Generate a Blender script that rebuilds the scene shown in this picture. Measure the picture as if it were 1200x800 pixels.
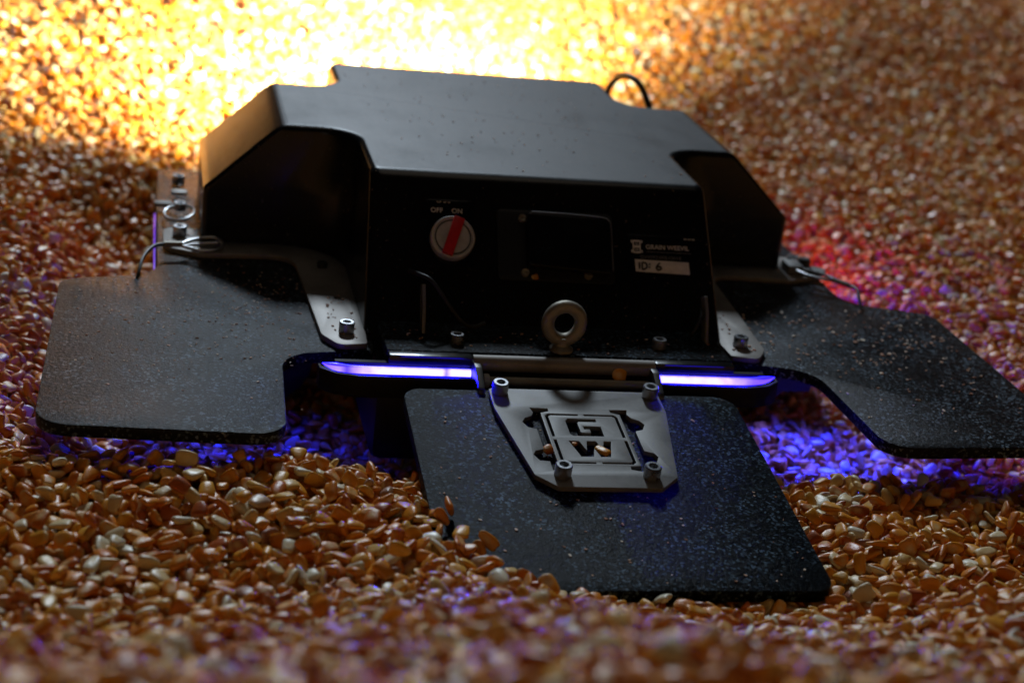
import bpy, bmesh, math, random
import numpy as np
from mathutils import Matrix, Vector
random.seed(7)
rng = np.random.default_rng(7)
for o in list(bpy.data.objects):
    bpy.data.objects.remove(o, do_unlink=True)
scene = bpy.context.scene
COL = scene.collection

# ------------------------------------------------------------------ camera, world, lights, exposure
CAM_R = ((0.975005, -0.034717, -0.219453), (-0.190664, 0.376364, -0.906641), (0.114070, 0.925821, 0.360337))
CAM_T = (-0.226335, -0.846738, 0.339100)
cam_data = bpy.data.cameras.new('camera')
cam = bpy.data.objects.new('camera', cam_data)
COL.objects.link(cam)
cam.matrix_world = Matrix.Translation(CAM_T) @ Matrix(CAM_R).to_4x4()
cam_data.sensor_width = 36.0
cam_data.lens = 58.8
cam_data.clip_start = 0.01
cam_data.clip_end = 60.0
cam_data.dof.use_dof = True
cam_data.dof.focus_distance = 0.84
cam_data.dof.aperture_fstop = 7.8
scene.camera = cam

world = bpy.data.worlds.new('World')
scene.world = world
world.use_nodes = True
wb = world.node_tree.nodes['Background']
wb.inputs['Color'].default_value = (0.5, 0.62, 0.85, 1)
wb.inputs['Strength'].default_value = 0.004

def area_light(name, loc, aim, w, h, power, color, spread=180):
    d = bpy.data.lights.new(name, 'AREA')
    d.shape = 'RECTANGLE'; d.size = w; d.size_y = h
    d.energy = power; d.color = color; d.spread = math.radians(spread)
    o = bpy.data.objects.new(name, d)
    COL.objects.link(o)
    o.location = loc
    o.rotation_euler = (Vector(aim) - Vector(loc)).to_track_quat('-Z', 'Y').to_euler()
    return o
# daylight falling through the roof opening of the bin, behind and above
area_light('roof_opening_light', (0.10, 3.3, 2.5), (0.0, 0.1, 0), 0.45, 0.45, 92, (0.74, 0.87, 1.0))
# faint fill added on the viewer's side to lift the hood's face
area_light('front_fill_light', (-0.7, -1.7, 0.75), (0, 0, 0), 0.5, 0.5, 0.45, (1.0, 0.92, 0.82))
# weak warm fill added overhead, not a lamp of the bin
area_light('overhead_fill_light', (0.2, 0.5, 2.6), (0, 0.2, 0), 1.2, 1.2, 1.7, (1.0, 0.84, 0.66))

scene.view_settings.view_transform = 'Standard'
scene.view_settings.look = 'None'
scene.view_settings.exposure = 0.0
scene.view_settings.gamma = 1.0
cy = scene.cycles
cy.use_denoising = True
cy.max_bounces = 6; cy.diffuse_bounces = 3; cy.glossy_bounces = 3; cy.transmission_bounces = 3
cy.sample_clamp_indirect = 4.0
cy.caustics_reflective = False; cy.caustics_refractive = False

# ------------------------------------------------------------------ helpers
def tag(o, label=None, cat=None, group=None, kind=None):
    if label: o['label'] = label
    if cat: o['category'] = cat
    if group: o['group'] = group
    if kind: o['kind'] = kind
    return o

class Nodes:
    def __init__(self, name):
        self.m = bpy.data.materials.new(name)
        self.m.use_nodes = True
        self.t = self.m.node_tree
        self.b = self.t.nodes['Principled BSDF']
    def n(self, kind, **kw):
        x = self.t.nodes.new(kind)
        for k, v in kw.items():
            if k in x.inputs: x.inputs[k].default_value = v
            else: setattr(x, k, v)
        return x
    def l(self, a, ao, b, bi):
        self.t.links.new(a.outputs[ao], b.inputs[bi])
    def setb(self, **kw):
        for k, v in kw.items():
            self.b.inputs[k.replace('_', ' ')].default_value = v
    def ramp(self, stops, interp='LINEAR'):
        r = self.t.nodes.new('ShaderNodeValToRGB')
        r.color_ramp.interpolation = interp
        e = r.color_ramp.elements
        while len(e) < len(stops): e.new(0.5)
        for i, (p, c) in enumerate(stops):
            e[i].position = p; e[i].color = tuple(c) + (1,) if len(c) == 3 else c
        return r
    def noise(self, scale, detail=4, rough=0.6):
        tc = self.n('ShaderNodeTexCoord')
        x = self.n('ShaderNodeTexNoise', Scale=scale, Detail=detail, Roughness=rough)
        self.l(tc, 'Object', x, 'Vector')
        return x
    def bump(self, src, out, strength, dist):
        b = self.n('ShaderNodeBump', Strength=strength, Distance=dist)
        self.l(src, out, b, 'Height')
        self.l(b, 'Normal', self.b, 'Normal')
        return b

def mat_plastic(name, col, rough, bump_scale=900, bump=0.15, dist=0.0004, dust=0.0, spec=0.5, coat=0.0):
    N = Nodes(name)
    N.setb(Roughness=rough)
    N.b.inputs['Specular IOR Level'].default_value = spec
    N.b.inputs['Coat Weight'].default_value = coat
    N.b.inputs['Coat Roughness'].default_value = 0.12
    nz = N.noise(60, 6, 0.65)
    r = N.ramp([(0.35, [c * 0.8 for c in col]), (0.62, col), (0.8, [c * 1.2 + dust for c in col])])
    N.l(nz, 'Fac', r, 'Fac'); N.l(r, 'Color', N.b, 'Base Color')
    rr = N.n('ShaderNodeMapRange'); rr.inputs['To Min'].default_value = rough - 0.06; rr.inputs['To Max'].default_value = rough + 0.12
    N.l(nz, 'Fac', rr, 'Value'); N.l(rr, 'Result', N.b, 'Roughness')
    fine = N.noise(bump_scale, 3, 0.6)
    N.bump(fine, 'Fac', bump, dist)
    return N.m

M = {}
# vacuum formed hood: satin black with a thin film of grain dust and small marks
def mat_hood():
    N = Nodes('hood_plastic')
    N.b.inputs['Specular IOR Level'].default_value = 0.36
    big = N.noise(14, 5, 0.6)
    spk = N.noise(420, 2, 0.5)
    sr = N.ramp([(0.70, (0, 0, 0)), (0.76, (1, 1, 1))])
    N.l(spk, 'Fac', sr, 'Fac')
    base = N.ramp([(0.3, (0.005, 0.005, 0.006)), (0.7, (0.009, 0.009, 0.009))])
    N.l(big, 'Fac', base, 'Fac')
    mx = N.n('ShaderNodeMix', data_type='RGBA')
    N.l(sr, 'Color', mx, 'Factor'); N.l(base, 'Color', mx, 'A')
    mx.inputs['B'].default_value = (0.12, 0.09, 0.065, 1)
    # settled dust makes the faces that look up duller than the walls
    ge = N.n('ShaderNodeNewGeometry'); sz = N.n('ShaderNodeSeparateXYZ'); N.l(ge, 'True Normal', sz, 'Vector')
    up = N.n('ShaderNodeMapRange'); up.inputs['From Min'].default_value = 0.90; up.inputs['From Max'].default_value = 0.995
    up.inputs['To Min'].default_value = 0.12
    N.l(sz, 'Z', up, 'Value')
    rr = N.n('ShaderNodeMapRange'); rr.inputs['From Min'].default_value = 0.3; rr.inputs['From Max'].default_value = 0.7
    rr.inputs['To Min'].default_value = 0.24; rr.inputs['To Max'].default_value = 0.36
    N.l(big, 'Fac', rr, 'Value')
    film = N.noise(9, 8, 0.72)
    fr = N.ramp([(0.42, (0, 0, 0)), (0.72, (0.55, 0.55, 0.55))]); N.l(film, 'Fac', fr, 'Fac')
    fm = N.n('ShaderNodeMath', operation='MULTIPLY'); N.l(fr, 'Color', fm, 0); N.l(up, 'Result', fm, 1)
    m2 = N.n('ShaderNodeMix', data_type='RGBA'); N.l(fm, 'Value', m2, 'Factor'); N.l(mx, 'Result', m2, 'A'); m2.inputs['B'].default_value = (0.045, 0.042, 0.038, 1)
    N.l(m2, 'Result', N.b, 'Base Color')
    mu = N.n('ShaderNodeMath', operation='MULTIPLY'); N.l(up, 'Result', mu, 0); N.l(rr, 'Result', mu, 1)
    scr = N.n('ShaderNodeTexNoise', Scale=30.0, Detail=6.0, Roughness=0.75); tcs = N.n('ShaderNodeTexCoord')
    mp = N.n('ShaderNodeMapping'); mp.inputs['Scale'].default_value = (1.0, 0.22, 1.0); N.l(tcs, 'Object', mp, 'Vector'); N.l(mp, 'Vector', scr, 'Vector')
    sm = N.n('ShaderNodeMath', operation='MULTIPLY_ADD'); sm.inputs[1].default_value = 0.22; sm.inputs[2].default_value = 0.08
    N.l(scr, 'Fac', sm, 0)
    ad = N.n('ShaderNodeMath', operation='ADD'); N.l(mu, 'Value', ad, 0); N.l(sm, 'Value', ad, 1)
    N.l(ad, 'Value', N.b, 'Roughness')
    fine = N.noise(160, 5, 0.6)
    N.bump(fine, 'Fac', 0.12, 0.0006)
    return N.m
M['hood'] = mat_hood()

def mat_board(name, col, speck, rough=0.5, bump=0.8, spec=0.3):
    """grained plastic sheet: pebbled surface, pale specks painted in for glints"""
    N = Nodes(name)
    tc = N.n('ShaderNodeTexCoord')
    v = N.n('ShaderNodeTexVoronoi', Scale=850.0); N.l(tc, 'Object', v, 'Vector')
    nz = N.noise(420, 4, 0.75)
    big = N.noise(22, 6, 0.7)
    cs = N.n('ShaderNodeSeparateColor'); N.l(v, 'Color', cs, 'Color')
    sp = N.ramp([(0.74, (0, 0, 0)), (0.98, (1, 1, 1))]); N.l(cs, 'Red', sp, 'Fac')  # pale bluish specks imitate glints, painted into the base colour
    bl = N.ramp([(0.38, (0.08, 0.08, 0.08)), (0.64, (1, 1, 1))]); N.l(big, 'Fac', bl, 'Fac')
    ml = N.n('ShaderNodeMix', data_type='RGBA', blend_type='MULTIPLY'); ml.inputs['Factor'].default_value = 1.0
    N.l(sp, 'Color', ml, 'A'); N.l(bl, 'Color', ml, 'B')
    mx = N.n('ShaderNodeMix', data_type='RGBA')
    N.l(ml, 'Result', mx, 'Factor')
    mx.inputs['A'].default_value = tuple(col) + (1,); mx.inputs['B'].default_value = tuple(speck) + (1,)
    N.l(mx, 'Result', N.b, 'Base Color')
    N.setb(Roughness=rough)
    N.b.inputs['Specular IOR Level'].default_value = spec
    add = N.n('ShaderNodeMath', operation='ADD')
    N.l(cs, 'Green', add, 0); N.l(nz, 'Fac', add, 1)
    N.bump(add, 'Value', bump, 0.0013)
    return N.m
M['board'] = mat_board('grained_board', (0.005, 0.006, 0.008), (0.24, 0.32, 0.40), 0.31, 0.5, 0.10)
M['board_dark'] = mat_board('dark_grained_board', (0.002, 0.003, 0.004), (0.14, 0.22, 0.30), 0.34, 0.6, 0.06)
M['black'] = mat_plastic('black_plastic', (0.006, 0.006, 0.007), 0.45)
M['matte'] = mat_plastic('matte_black_plastic', (0.004, 0.004, 0.005), 0.62, spec=0.25)
M['gloss'] = mat_plastic('gloss_black', (0.004, 0.004, 0.005), 0.22, 300, 0.05)
M['rubber'] = mat_plastic('black_rubber', (0.015, 0.015, 0.015), 0.5)

def mat_steel(name, col, rough, bs=500, metallic=0.9, bump=0.35):
    N = Nodes(name)
    N.setb(Metallic=metallic)
    nz = N.noise(45, 7, 0.7)
    r = N.ramp([(0.3, [c * 0.62 for c in col]), (0.55, col), (0.8, [c * 1.12 for c in col])])
    N.l(nz, 'Fac', r, 'Fac'); N.l(r, 'Color', N.b, 'Base Color')
    rr = N.n('ShaderNodeMapRange'); rr.inputs['To Min'].default_value = rough - 0.1; rr.inputs['To Max'].default_value = rough + 0.2
    N.l(nz, 'Fac', rr, 'Value'); N.l(rr, 'Result', N.b, 'Roughness')
    f = N.noise(bs, 3, 0.6); N.bump(f, 'Fac', bump, 0.00015)
    return N.m
M['steel'] = mat_steel('brushed_steel', (0.215, 0.21, 0.20), 0.55, metallic=0.35)
M['bracket_steel'] = mat_steel('dusty_steel', (0.30, 0.275, 0.25), 0.50, metallic=0.4)
M['bolt'] = mat_steel('bolt_steel', (0.55, 0.56, 0.58), 0.24)
M['zinc'] = mat_steel('zinc_steel', (0.34, 0.31, 0.25), 0.48, metallic=0.45)
M['dark_steel'] = mat_steel('dark_steel', (0.10, 0.10, 0.10), 0.4)
M['edge'] = mat_steel('edge_highlight', (0.20, 0.21, 0.23), 0.35, metallic=0.3)  # paler tone that paints a highlight along an edge
M['alu'] = mat_steel('dial_silver', (0.62, 0.62, 0.60), 0.45, metallic=0.3)

def mat_flat(name, col, rough=0.5):
    N = Nodes(name); N.setb(Base_Color=tuple(col) + (1,), Roughness=rough)
    nz = N.noise(300, 3); r = N.ramp([(0.3, [c * 0.82 for c in col]), (0.7, col)])
    N.l(nz, 'Fac', r, 'Fac'); N.l(r, 'Color', N.b, 'Base Color')
    return N.m
M['red'] = mat_flat('red_paint', (0.62, 0.012, 0.020), 0.4)
M['print_grey'] = mat_flat('print_grey', (0.8, 0.8, 0.82), 0.5)
M['print_dim'] = mat_flat('print_dim', (0.16, 0.16, 0.17), 0.5)
M['sticker'] = mat_flat('sticker_white', (0.80, 0.78, 0.80), 0.6)
M['ink'] = mat_flat('ink', (0.01, 0.01, 0.012), 0.5)
M['nylon'] = mat_flat('nylon_white', (0.55, 0.55, 0.53), 0.4)
M['lens'] = mat_flat('lens_glass', (0.6, 0.6, 0.6), 0.1)

def mat_emit(name, stops, strength, axis='X', half=None):
    """diffuser bar lit from inside: bright along its middle, dimmer near its ends (position along generated X)"""
    N = Nodes(name)
    tc = N.n('ShaderNodeTexCoord'); sx = N.n('ShaderNodeSeparateXYZ')
    N.l(tc, 'Generated', sx, 'Vector')
    r = N.ramp(stops); N.l(sx, axis, r, 'Fac')
    N.setb(Base_Color=(0.2, 0.2, 0.3, 1), Roughness=0.3)
    N.l(r, 'Color', N.b, 'Emission Color')
    N.b.inputs['Emission Strength'].default_value = strength
    return N.m

def mat_bar(name, stops, strength):
    """clear bar lit from inside: pale core along its middle line, deep violet towards its upper and lower rim"""
    m = mat_emit(name, stops, strength); t = m.node_tree
    em = t.nodes['Principled BSDF'].inputs['Emission Color']; src = em.links[0].from_socket
    tc = t.nodes.new('ShaderNodeTexCoord'); sx = t.nodes.new('ShaderNodeSeparateXYZ'); t.links.new(tc.outputs['Object'], sx.inputs[0])
    mr = t.nodes.new('ShaderNodeMapRange'); mr.inputs['From Min'].default_value = -.0028; mr.inputs['From Max'].default_value = .0018
    t.links.new(sx.outputs['Z'], mr.inputs['Value'])
    rp = t.nodes.new('ShaderNodeValToRGB'); e = rp.color_ramp.elements
    e[0].position = 0.05; e[0].color = (.10, .04, .7, 1); e[1].position = 1.0; e[1].color = (.12, .06, .8, 1)
    for p, c in ((.25, (1, 1, 1, 1)), (.86, (1, 1, 1, 1))):
        x = e.new(p); x.color = c
    t.links.new(mr.outputs['Result'], rp.inputs['Fac'])
    nz = t.nodes.new('ShaderNodeTexNoise'); nz.inputs['Scale'].default_value = 260; t.links.new(tc.outputs['Object'], nz.inputs['Vector'])
    n2 = t.nodes.new('ShaderNodeMapRange'); n2.inputs['To Min'].default_value = .55; n2.inputs['To Max'].default_value = 1.35; t.links.new(nz.outputs['Fac'], n2.inputs['Value'])
    a = t.nodes.new('ShaderNodeMix'); a.data_type = 'RGBA'; a.blend_type = 'MULTIPLY'; a.inputs['Factor'].default_value = 1
    t.links.new(src, a.inputs['A']); t.links.new(rp.outputs['Color'], a.inputs['B'])
    b = t.nodes.new('ShaderNodeMix'); b.data_type = 'RGBA'; b.blend_type = 'MULTIPLY'; b.inputs['Factor'].default_value = 1
    t.links.new(a.outputs['Result'], b.inputs['A']); t.links.new(n2.outputs['Result'], b.inputs['B'])
    t.links.new(b.outputs['Result'], em)
    return m

# ---- mesh helpers
def sharpen(me, ang=32):
    bm = bmesh.new(); bm.from_mesh(me)
    for f in bm.faces: f.smooth = True
    a = math.radians(ang)
    for e in bm.edges:
        if len(e.link_faces) == 2:
            try:
                if e.calc_face_angle(0) > a: e.smooth = False
            except Exception: pass
    bm.to_mesh(me); bm.free()

def link(name, me, m, parent=None, ang=32):
    if m is not None:
        me.materials.clear(); me.materials.append(m)
    sharpen(me, ang)
    o = bpy.data.objects.new(name, me); COL.objects.link(o)
    if parent is not None: o.parent = parent
    return o

def rounded(pts, n=6):
    """polygon of (x, y, r): corners rounded, convex or concave"""
    out = []; N = len(pts)
    for i in range(N):
        p = Vector(pts[i][:2]); r = pts[i][2] if len(pts[i]) > 2 else 0
        if r <= 0: out.append((p.x, p.y)); continue
        a = Vector(pts[i - 1][:2]) - p; b = Vector(pts[(i + 1) % N][:2]) - p
        la, lb = a.length, b.length; a.normalize(); b.normalize()
        ang = a.angle(b); t = min(r / math.tan(ang / 2), la * 0.48, lb * 0.48)
        rr = t * math.tan(ang / 2)
        c = p + (a + b).normalized() * (rr / math.sin(ang / 2))
        s = p + a * t - c; e = p + b * t - c
        a0 = math.atan2(s.y, s.x); a1 = math.atan2(e.y, e.x)
        d = (a1 - a0 + math.pi) % (2 * math.pi) - math.pi
        for k in range(n + 1):
            th = a0 + d * k / n
            out.append((c.x + rr * math.cos(th), c.y + rr * math.sin(th)))
    return out

def circle(cx, cy_, r, n=20):
    return [(cx + r * math.cos(2 * math.pi * k / n), cy_ + r * math.sin(2 * math.pi * k / n)) for k in range(n)]

def sheet(loops, z0, z1, bevel=0.0003, mat4=None):
    """extruded flat sheet with holes, through a filled 2D curve"""
    cu = bpy.data.curves.new('tmp', 'CURVE'); cu.dimensions = '2D'; cu.fill_mode = 'BOTH'
    cu.extrude = (z1 - z0) / 2 - bevel; cu.bevel_depth = bevel; cu.bevel_resolution = 1; cu.offset = -bevel
    for lp in loops:
        s = cu.splines.new('POLY'); s.points.add(len(lp) - 1)
        for i, p in enumerate(lp): s.points[i].co = (p[0], p[1], 0, 1)
        s.use_cyclic_u = True
    ob = bpy.data.objects.new('tmp', cu); COL.objects.link(ob)
    bpy.context.view_layer.update()
    dg = bpy.context.evaluated_depsgraph_get()
    me = bpy.data.meshes.new_from_object(ob.evaluated_get(dg))
    bpy.data.objects.remove(ob); bpy.data.curves.remove(cu)
    me.transform(Matrix.Translation((0, 0, (z0 + z1) / 2)))
    bm = bmesh.new(); bm.from_mesh(me); bmesh.ops.remove_doubles(bm, verts=bm.verts, dist=1e-6); bm.to_mesh(me); bm.free()
    if mat4 is not None: me.transform(mat4)
    return me

def text_mesh(s, size, thick=0.00008, sx=1.0, offset=0.0, align='LEFT', mat4=None):
    cu = bpy.data.curves.new('tmp', 'FONT'); cu.body = s; cu.size = size; cu.align_x = align; cu.align_y = 'CENTER'
    cu.extrude = thick; cu.offset = offset; cu.resolution_u = 4
    ob = bpy.data.objects.new('tmp', cu); COL.objects.link(ob)
    bpy.context.view_layer.update()
    dg = bpy.context.evaluated_depsgraph_get()
    me = bpy.data.meshes.new_from_object(ob.evaluated_get(dg))
    bpy.data.objects.remove(ob); bpy.data.curves.remove(cu)
    me.transform(Matrix.Diagonal((sx, 1, 1, 1)))
    if mat4 is not None: me.transform(mat4)
    return me

def tube_mesh(pts, r, nseg=10, closed=False, smooth_path=True, taper=None):
    P = [Vector(p) for p in pts]
    if smooth_path and len(P) > 2:
        Q = []; n = len(P); rng_ = range(n if closed else n - 1)
        for i in rng_:
            p0 = P[i - 1] if (i > 0 or closed) else P[i]; p1 = P[i]; p2 = P[(i + 1) % n]
            p3 = P[(i + 2) % n] if (closed or i + 2 < n) else p2
            for k in range(8):
                t = k / 8
                Q.append(0.5 * ((2 * p1) + (p2 - p0) * t + (2 * p0 - 5 * p1 + 4 * p2 - p3) * t * t + (3 * p1 - p0 - 3 * p2 + p3) * t ** 3))
        if not closed: Q.append(P[-1])
        P = Q
    bm = bmesh.new(); rings = []; n = len(P)
    up = Vector((0.13, 0.21, 0.97)).normalized()
    for i in range(n):
        if closed: t = P[(i + 1) % n] - P[i - 1]
        else: t = P[min(i + 1, n - 1)] - P[max(i - 1, 0)]
        t.normalize()
        u = (up - t * up.dot(t))
        if u.length < 1e-3: u = t.orthogonal()
        u.normalize(); v = t.cross(u); up = u
        rr = r if taper is None else r * taper(i / (n - 1))
        rings.append([bm.verts.new(P[i] + (u * math.cos(2 * math.pi * k / nseg) + v * math.sin(2 * math.pi * k / nseg)) * rr) for k in range(nseg)])
    m = n if closed else n - 1
    for i in range(m):
        A, B = rings[i], rings[(i + 1) % n]
        for k in range(nseg):
            bm.faces.new((A[k], A[(k + 1) % nseg], B[(k + 1) % nseg], B[k]))
    if not closed:
        bm.faces.new(rings[0][::-1]); bm.faces.new(rings[-1])
    bmesh.ops.recalc_face_normals(bm, faces=bm.faces)
    me = bpy.data.meshes.new('tube'); bm.to_mesh(me); bm.free()
    return me

def lathe(profile, n=24, mat4=None):
    """profile of (r, z) spun round z"""
    bm = bmesh.new(); rings = []
    for r, z in profile:
        if r <= 1e-7: rings.append([bm.verts.new((0, 0, z))])
        else: rings.append([bm.verts.new((r * math.cos(2 * math.pi * k / n), r * math.sin(2 * math.pi * k / n), z)) for k in range(n)])
    for A, B in zip(rings, rings[1:]):
        if len(A) == 1 and len(B) == 1: continue
        for k in range(n):
            k2 = (k + 1) % n
            if len(A) == 1: bm.faces.new((A[0], B[k], B[k2]))
            elif len(B) == 1: bm.faces.new((A[k], A[k2], B[0]))
            else: bm.faces.new((A[k], A[k2], B[k2], B[k]))
    bmesh.ops.recalc_face_normals(bm, faces=bm.faces)
    me = bpy.data.meshes.new('lathe'); bm.to_mesh(me); bm.free()
    if mat4 is not None: me.transform(mat4)
    return me

def box_mesh(x0, x1, y0, y1, z0, z1, bev=0.0006, mat4=None, seg=2):
    bm = bmesh.new()
    bmesh.ops.create_cube(bm, size=1)
    for v in bm.verts:
        v.co = Vector((x0 if v.co.x < 0 else x1, y0 if v.co.y < 0 else y1, z0 if v.co.z < 0 else z1))
    if bev > 0:
        bmesh.ops.bevel(bm, geom=list(bm.edges), offset=bev, segments=seg, profile=0.5, affect='EDGES')
    me = bpy.data.meshes.new('box'); bm.to_mesh(me); bm.free()
    if mat4 is not None: me.transform(mat4)
    return me

def frame4(o, u, v):
    u = Vector(u).normalized(); v = Vector(v); n = u.cross(v).normalized(); v = n.cross(u)
    m = Matrix(((u.x, v.x, n.x, o[0]), (u.y, v.y, n.y, o[1]), (u.z, v.z, n.z, o[2]), (0, 0, 0, 1)))
    return m

# ------------------------------------------------------------------ grain terrain
def sstep(a, b, x):
    t = np.clip((x - a) / (b - a), 0, 1); return t * t * (3 - 2 * t)

_und = [(rng.uniform(5, 34), rng.uniform(0, 6.28), rng.uniform(0, 6.28)) for _ in range(14)]
def terrain(x, y):
    x = np.asarray(x, float); y = np.asarray(y, float)
    u = np.zeros_like(x)
    for k, a, ph in _und: u = u + np.sin(k * (x * math.cos(a) + y * math.sin(a)) + ph) * (0.030 / k)
    # front of the rover, row by row from left to right
    fx = [-0.60, -0.30, -0.15, -0.105, -0.090, -0.075, -0.055, -0.030, 0.00, 0.085, 0.105, 0.14, 0.25, 0.6]
    fz = [-0.016, -0.014, -0.012, -0.010, -0.011, -0.016, -0.024, -0.031, -0.039, -0.042, -0.030, -0.026, -0.028, -0.02]
    front = np.interp(x, fx, fz)
    # hollow under the front flap reaches further out
    flap = sstep(-0.080, -0.035, x) * (1 - sstep(0.075, 0.10, x))
    front = front - 0.020 * flap * sstep(-0.205, -0.15, y)
    front = front - 0.012 * sstep(-0.175, -0.13, y) * sstep(-0.125, -0.095, x) * (1 - sstep(-0.09, -0.05, x))
    pit = -0.080
    inx = sstep(-0.315, -0.235, x) * (1 - sstep(0.235, 0.315, x))
    iny = sstep(-0.130, -0.02, y) * (1 - sstep(0.33, 0.45, y))
    side = -0.034 + 0 * x
    base = front + (side - front) * sstep(-0.13, 0.08, y)
    h = base + (pit - base) * inx * iny
    # bank that rises towards the viewer
    h = h + 0.52 * 0.018 * np.log1p(np.exp((-0.255 + 0.02 * np.sin(11 * x + 1.0) - y) / 0.018))
    h = h + 0.004 * sstep(-0.10, -0.40, x) * sstep(0.0, -0.2, y)
    # far heap undulates more
    h = h + u * (0.35 + 1.0 * sstep(0.35, 1.2, y))
    # the heap climbs away behind the rover
    h = h + 0.14 * np.log1p(np.exp((y - 0.50) / 0.05)) * 0.05
    return h
def bed(x, y):
    # the loose kernels pile up this thick on the packed grain
    return terrain(x, y) - np.where(np.asarray(y) < 0.75, 0.0245, 0.0155)

# rover solids that grain must not enter
FLAP_O = Vector((0, -0.057, -0.0027)); _fd = Vector((0, -0.168, -0.0223)).normalized()
def inside_rover(x, y, z):
    hull = (np.abs(x) < 0.108) & (y > -0.03) & (y < 0.335) & (z > -0.066)
    side = (np.abs(x) < 0.222) & (np.abs(x) >= 0.10) & (y > 0.055) & (y < 0.31) & (z > -0.07)
    flapz = -0.0027 + (y + 0.057) * (0.0223 / 0.168)
    fl = (np.abs(x) < 0.0915) & (y < -0.055) & (y > -0.2265) & (np.abs(z - (flapz - 0.003)) < 0.0055)
    sf = (np.abs(x) < 0.274) & (np.abs(x) > 0.15) & (y > -0.125) & (y < 0.1) & (z > -0.010) & (z < 0.02)
    return hull | side | fl | sf

GR = 0.0015
X0, X1, Y0, Y1 = -1.05, 1.75, -0.56, 2.30
def settle():
    nx = int((X1 - X0) / GR); ny = int((Y1 - Y0) / GR)
    gx = X0 + (np.arange(nx) + 0.5) * GR; gy = Y0 + (np.arange(ny) + 0.5) * GR
    H = bed(gx[:, None], gy[None, :]).astype(np.float32)
    P = []; R_ = []; S_ = []
    su, sv = np.meshgrid(np.linspace(-0.93, 0.93, 9), np.linspace(-0.93, 0.93, 7), indexing='ij')
    su = su.ravel(); sv = sv.ravel(); keep = su ** 2 + sv ** 2 < 1.02; su = su[keep]; sv = sv[keep]
    dome = np.sqrt(np.clip(1 - 0.86 * (su ** 2 + sv ** 2), 0, 1))
    NB = 10
    for b in range(NB):
        sp = 0.0105; th = rng.uniform(0, 6.28)
        L = 4.2; k = int(L / sp)
        a = (np.arange(k) - k / 2) * sp
        ax, ay = np.meshgrid(a, a); ax = ax.ravel(); ay = ay.ravel()
        cx_ = (X0 + X1) / 2; cy_ = (Y0 + Y1) / 2
        x = cx_ + ax * math.cos(th) - ay * math.sin(th) + rng.uniform(-.01, .01)
        y = cy_ + ax * math.sin(th) + ay * math.cos(th) + rng.uniform(-.01, .01)
        x = x + rng.normal(0, .0016, x.size); y = y + rng.normal(0, .0016, y.size)
        m = (x > X0 + .02) & (x < X1 - .02) & (y > Y0 + .02) & (y < Y1 - .02)
        # widening wedge that the camera, and one a step aside, can see
        d = y + 0.85
        m &= (x > -0.226 - 0.28 - 0.36 * d) & (x < -0.226 + 0.30 + 0.74 * d)
        if b < 4: m &= (y < 0.75)
        x = x[m]; y = y[m]; n = x.size
        cls = rng.random(n)
        a_ = rng.uniform(.0038, .0055, n); w_ = rng.uniform(.0028, .0040, n); c_ = rng.uniform(.0014, .0022, n)
        edge = cls > 0.66
        B = np.where(edge, c_, w_); C = np.where(edge, w_, c_)
        yaw = rng.uniform(0, 6.283, n)
        cyw, syw = np.cos(yaw), np.sin(yaw)
        def samp(x, y):
            lx = a_[:, None] * su; ly = B[:, None] * sv
            wx = x[:, None] + cyw[:, None] * lx - syw[:, None] * ly
            wy = y[:, None] + syw[:, None] * lx + cyw[:, None] * ly
            ix = np.clip(((wx - X0) / GR).astype(int), 0, nx - 1); iy = np.clip(((wy - Y0) / GR).astype(int), 0, ny - 1)
            return lx, ly, ix, iy, H[ix, iy]
        # roll a little downhill before coming to rest
        for _ in range(2):
            lx, ly, ix, iy, h = samp(x, y)
            hm = h - h.mean(1, keepdims=True)
            gu = (hm * lx).sum(1) / (lx ** 2).sum(1); gv = (hm * ly).sum(1) / (ly ** 2).sum(1)
            wxs = cyw * gu - syw * gv; wys = syw * gu + cyw * gv
            x = x - np.clip(wxs, -1, 1) * .0016; y = y - np.clip(wys, -1, 1) * .0016
        lx, ly, ix, iy, h = samp(x, y)
        hm = h - h.mean(1, keepdims=True)
        gu = np.clip((hm * lx).sum(1) / (lx ** 2).sum(1), -1.1, 1.1) + rng.normal(0, .16, n)
        gv = np.clip((hm * ly).sum(1) / (ly ** 2).sum(1), -1.1, 1.1) + rng.normal(0, .20, n)
        plane = gu[:, None] * lx + gv[:, None] * ly
        under = plane - C[:, None] * dome
        zc = np.quantile(h - under, 0.90, axis=1)
        top = zc[:, None] + plane + C[:, None] * dome
        np.maximum.at(H, (ix, iy), top.astype(np.float32))
        # orientation frame
        ex = np.stack([cyw, syw, gu], 1); ex /= np.linalg.norm(ex, axis=1, keepdims=True)
        ey = np.stack([-syw, cyw, gv], 1); ey -= ex * (ex * ey).sum(1, keepdims=True); ey /= np.linalg.norm(ey, axis=1, keepdims=True)
        ez = np.cross(ex, ey)
        e = edge[:, None]
        EY = np.where(e, ez, ey); EZ = np.where(e, -ey, ez)
        flip = (rng.random(n) < 0.5)[:, None]
        EY = np.where(flip, -EY, EY); EZ = np.where(flip, -EZ, EZ)
        rx = np.arctan2(EY[:, 2], EZ[:, 2]); ry = np.arcsin(np.clip(-ex[:, 2], -1, 1)); rz = np.arctan2(ex[:, 1], ex[:, 0])
        ok = ~inside_rover(x, y, zc)
        P.append(np.stack([x, y, zc], 1)[ok]); R_.append(np.stack([rx, ry, rz], 1)[ok])
        S_.append(np.stack([a_ / .0055, w_ / .0040, c_ / .00235], 1)[ok])
    T0 = terrain(gx[:, None], gy[None, :])
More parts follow.
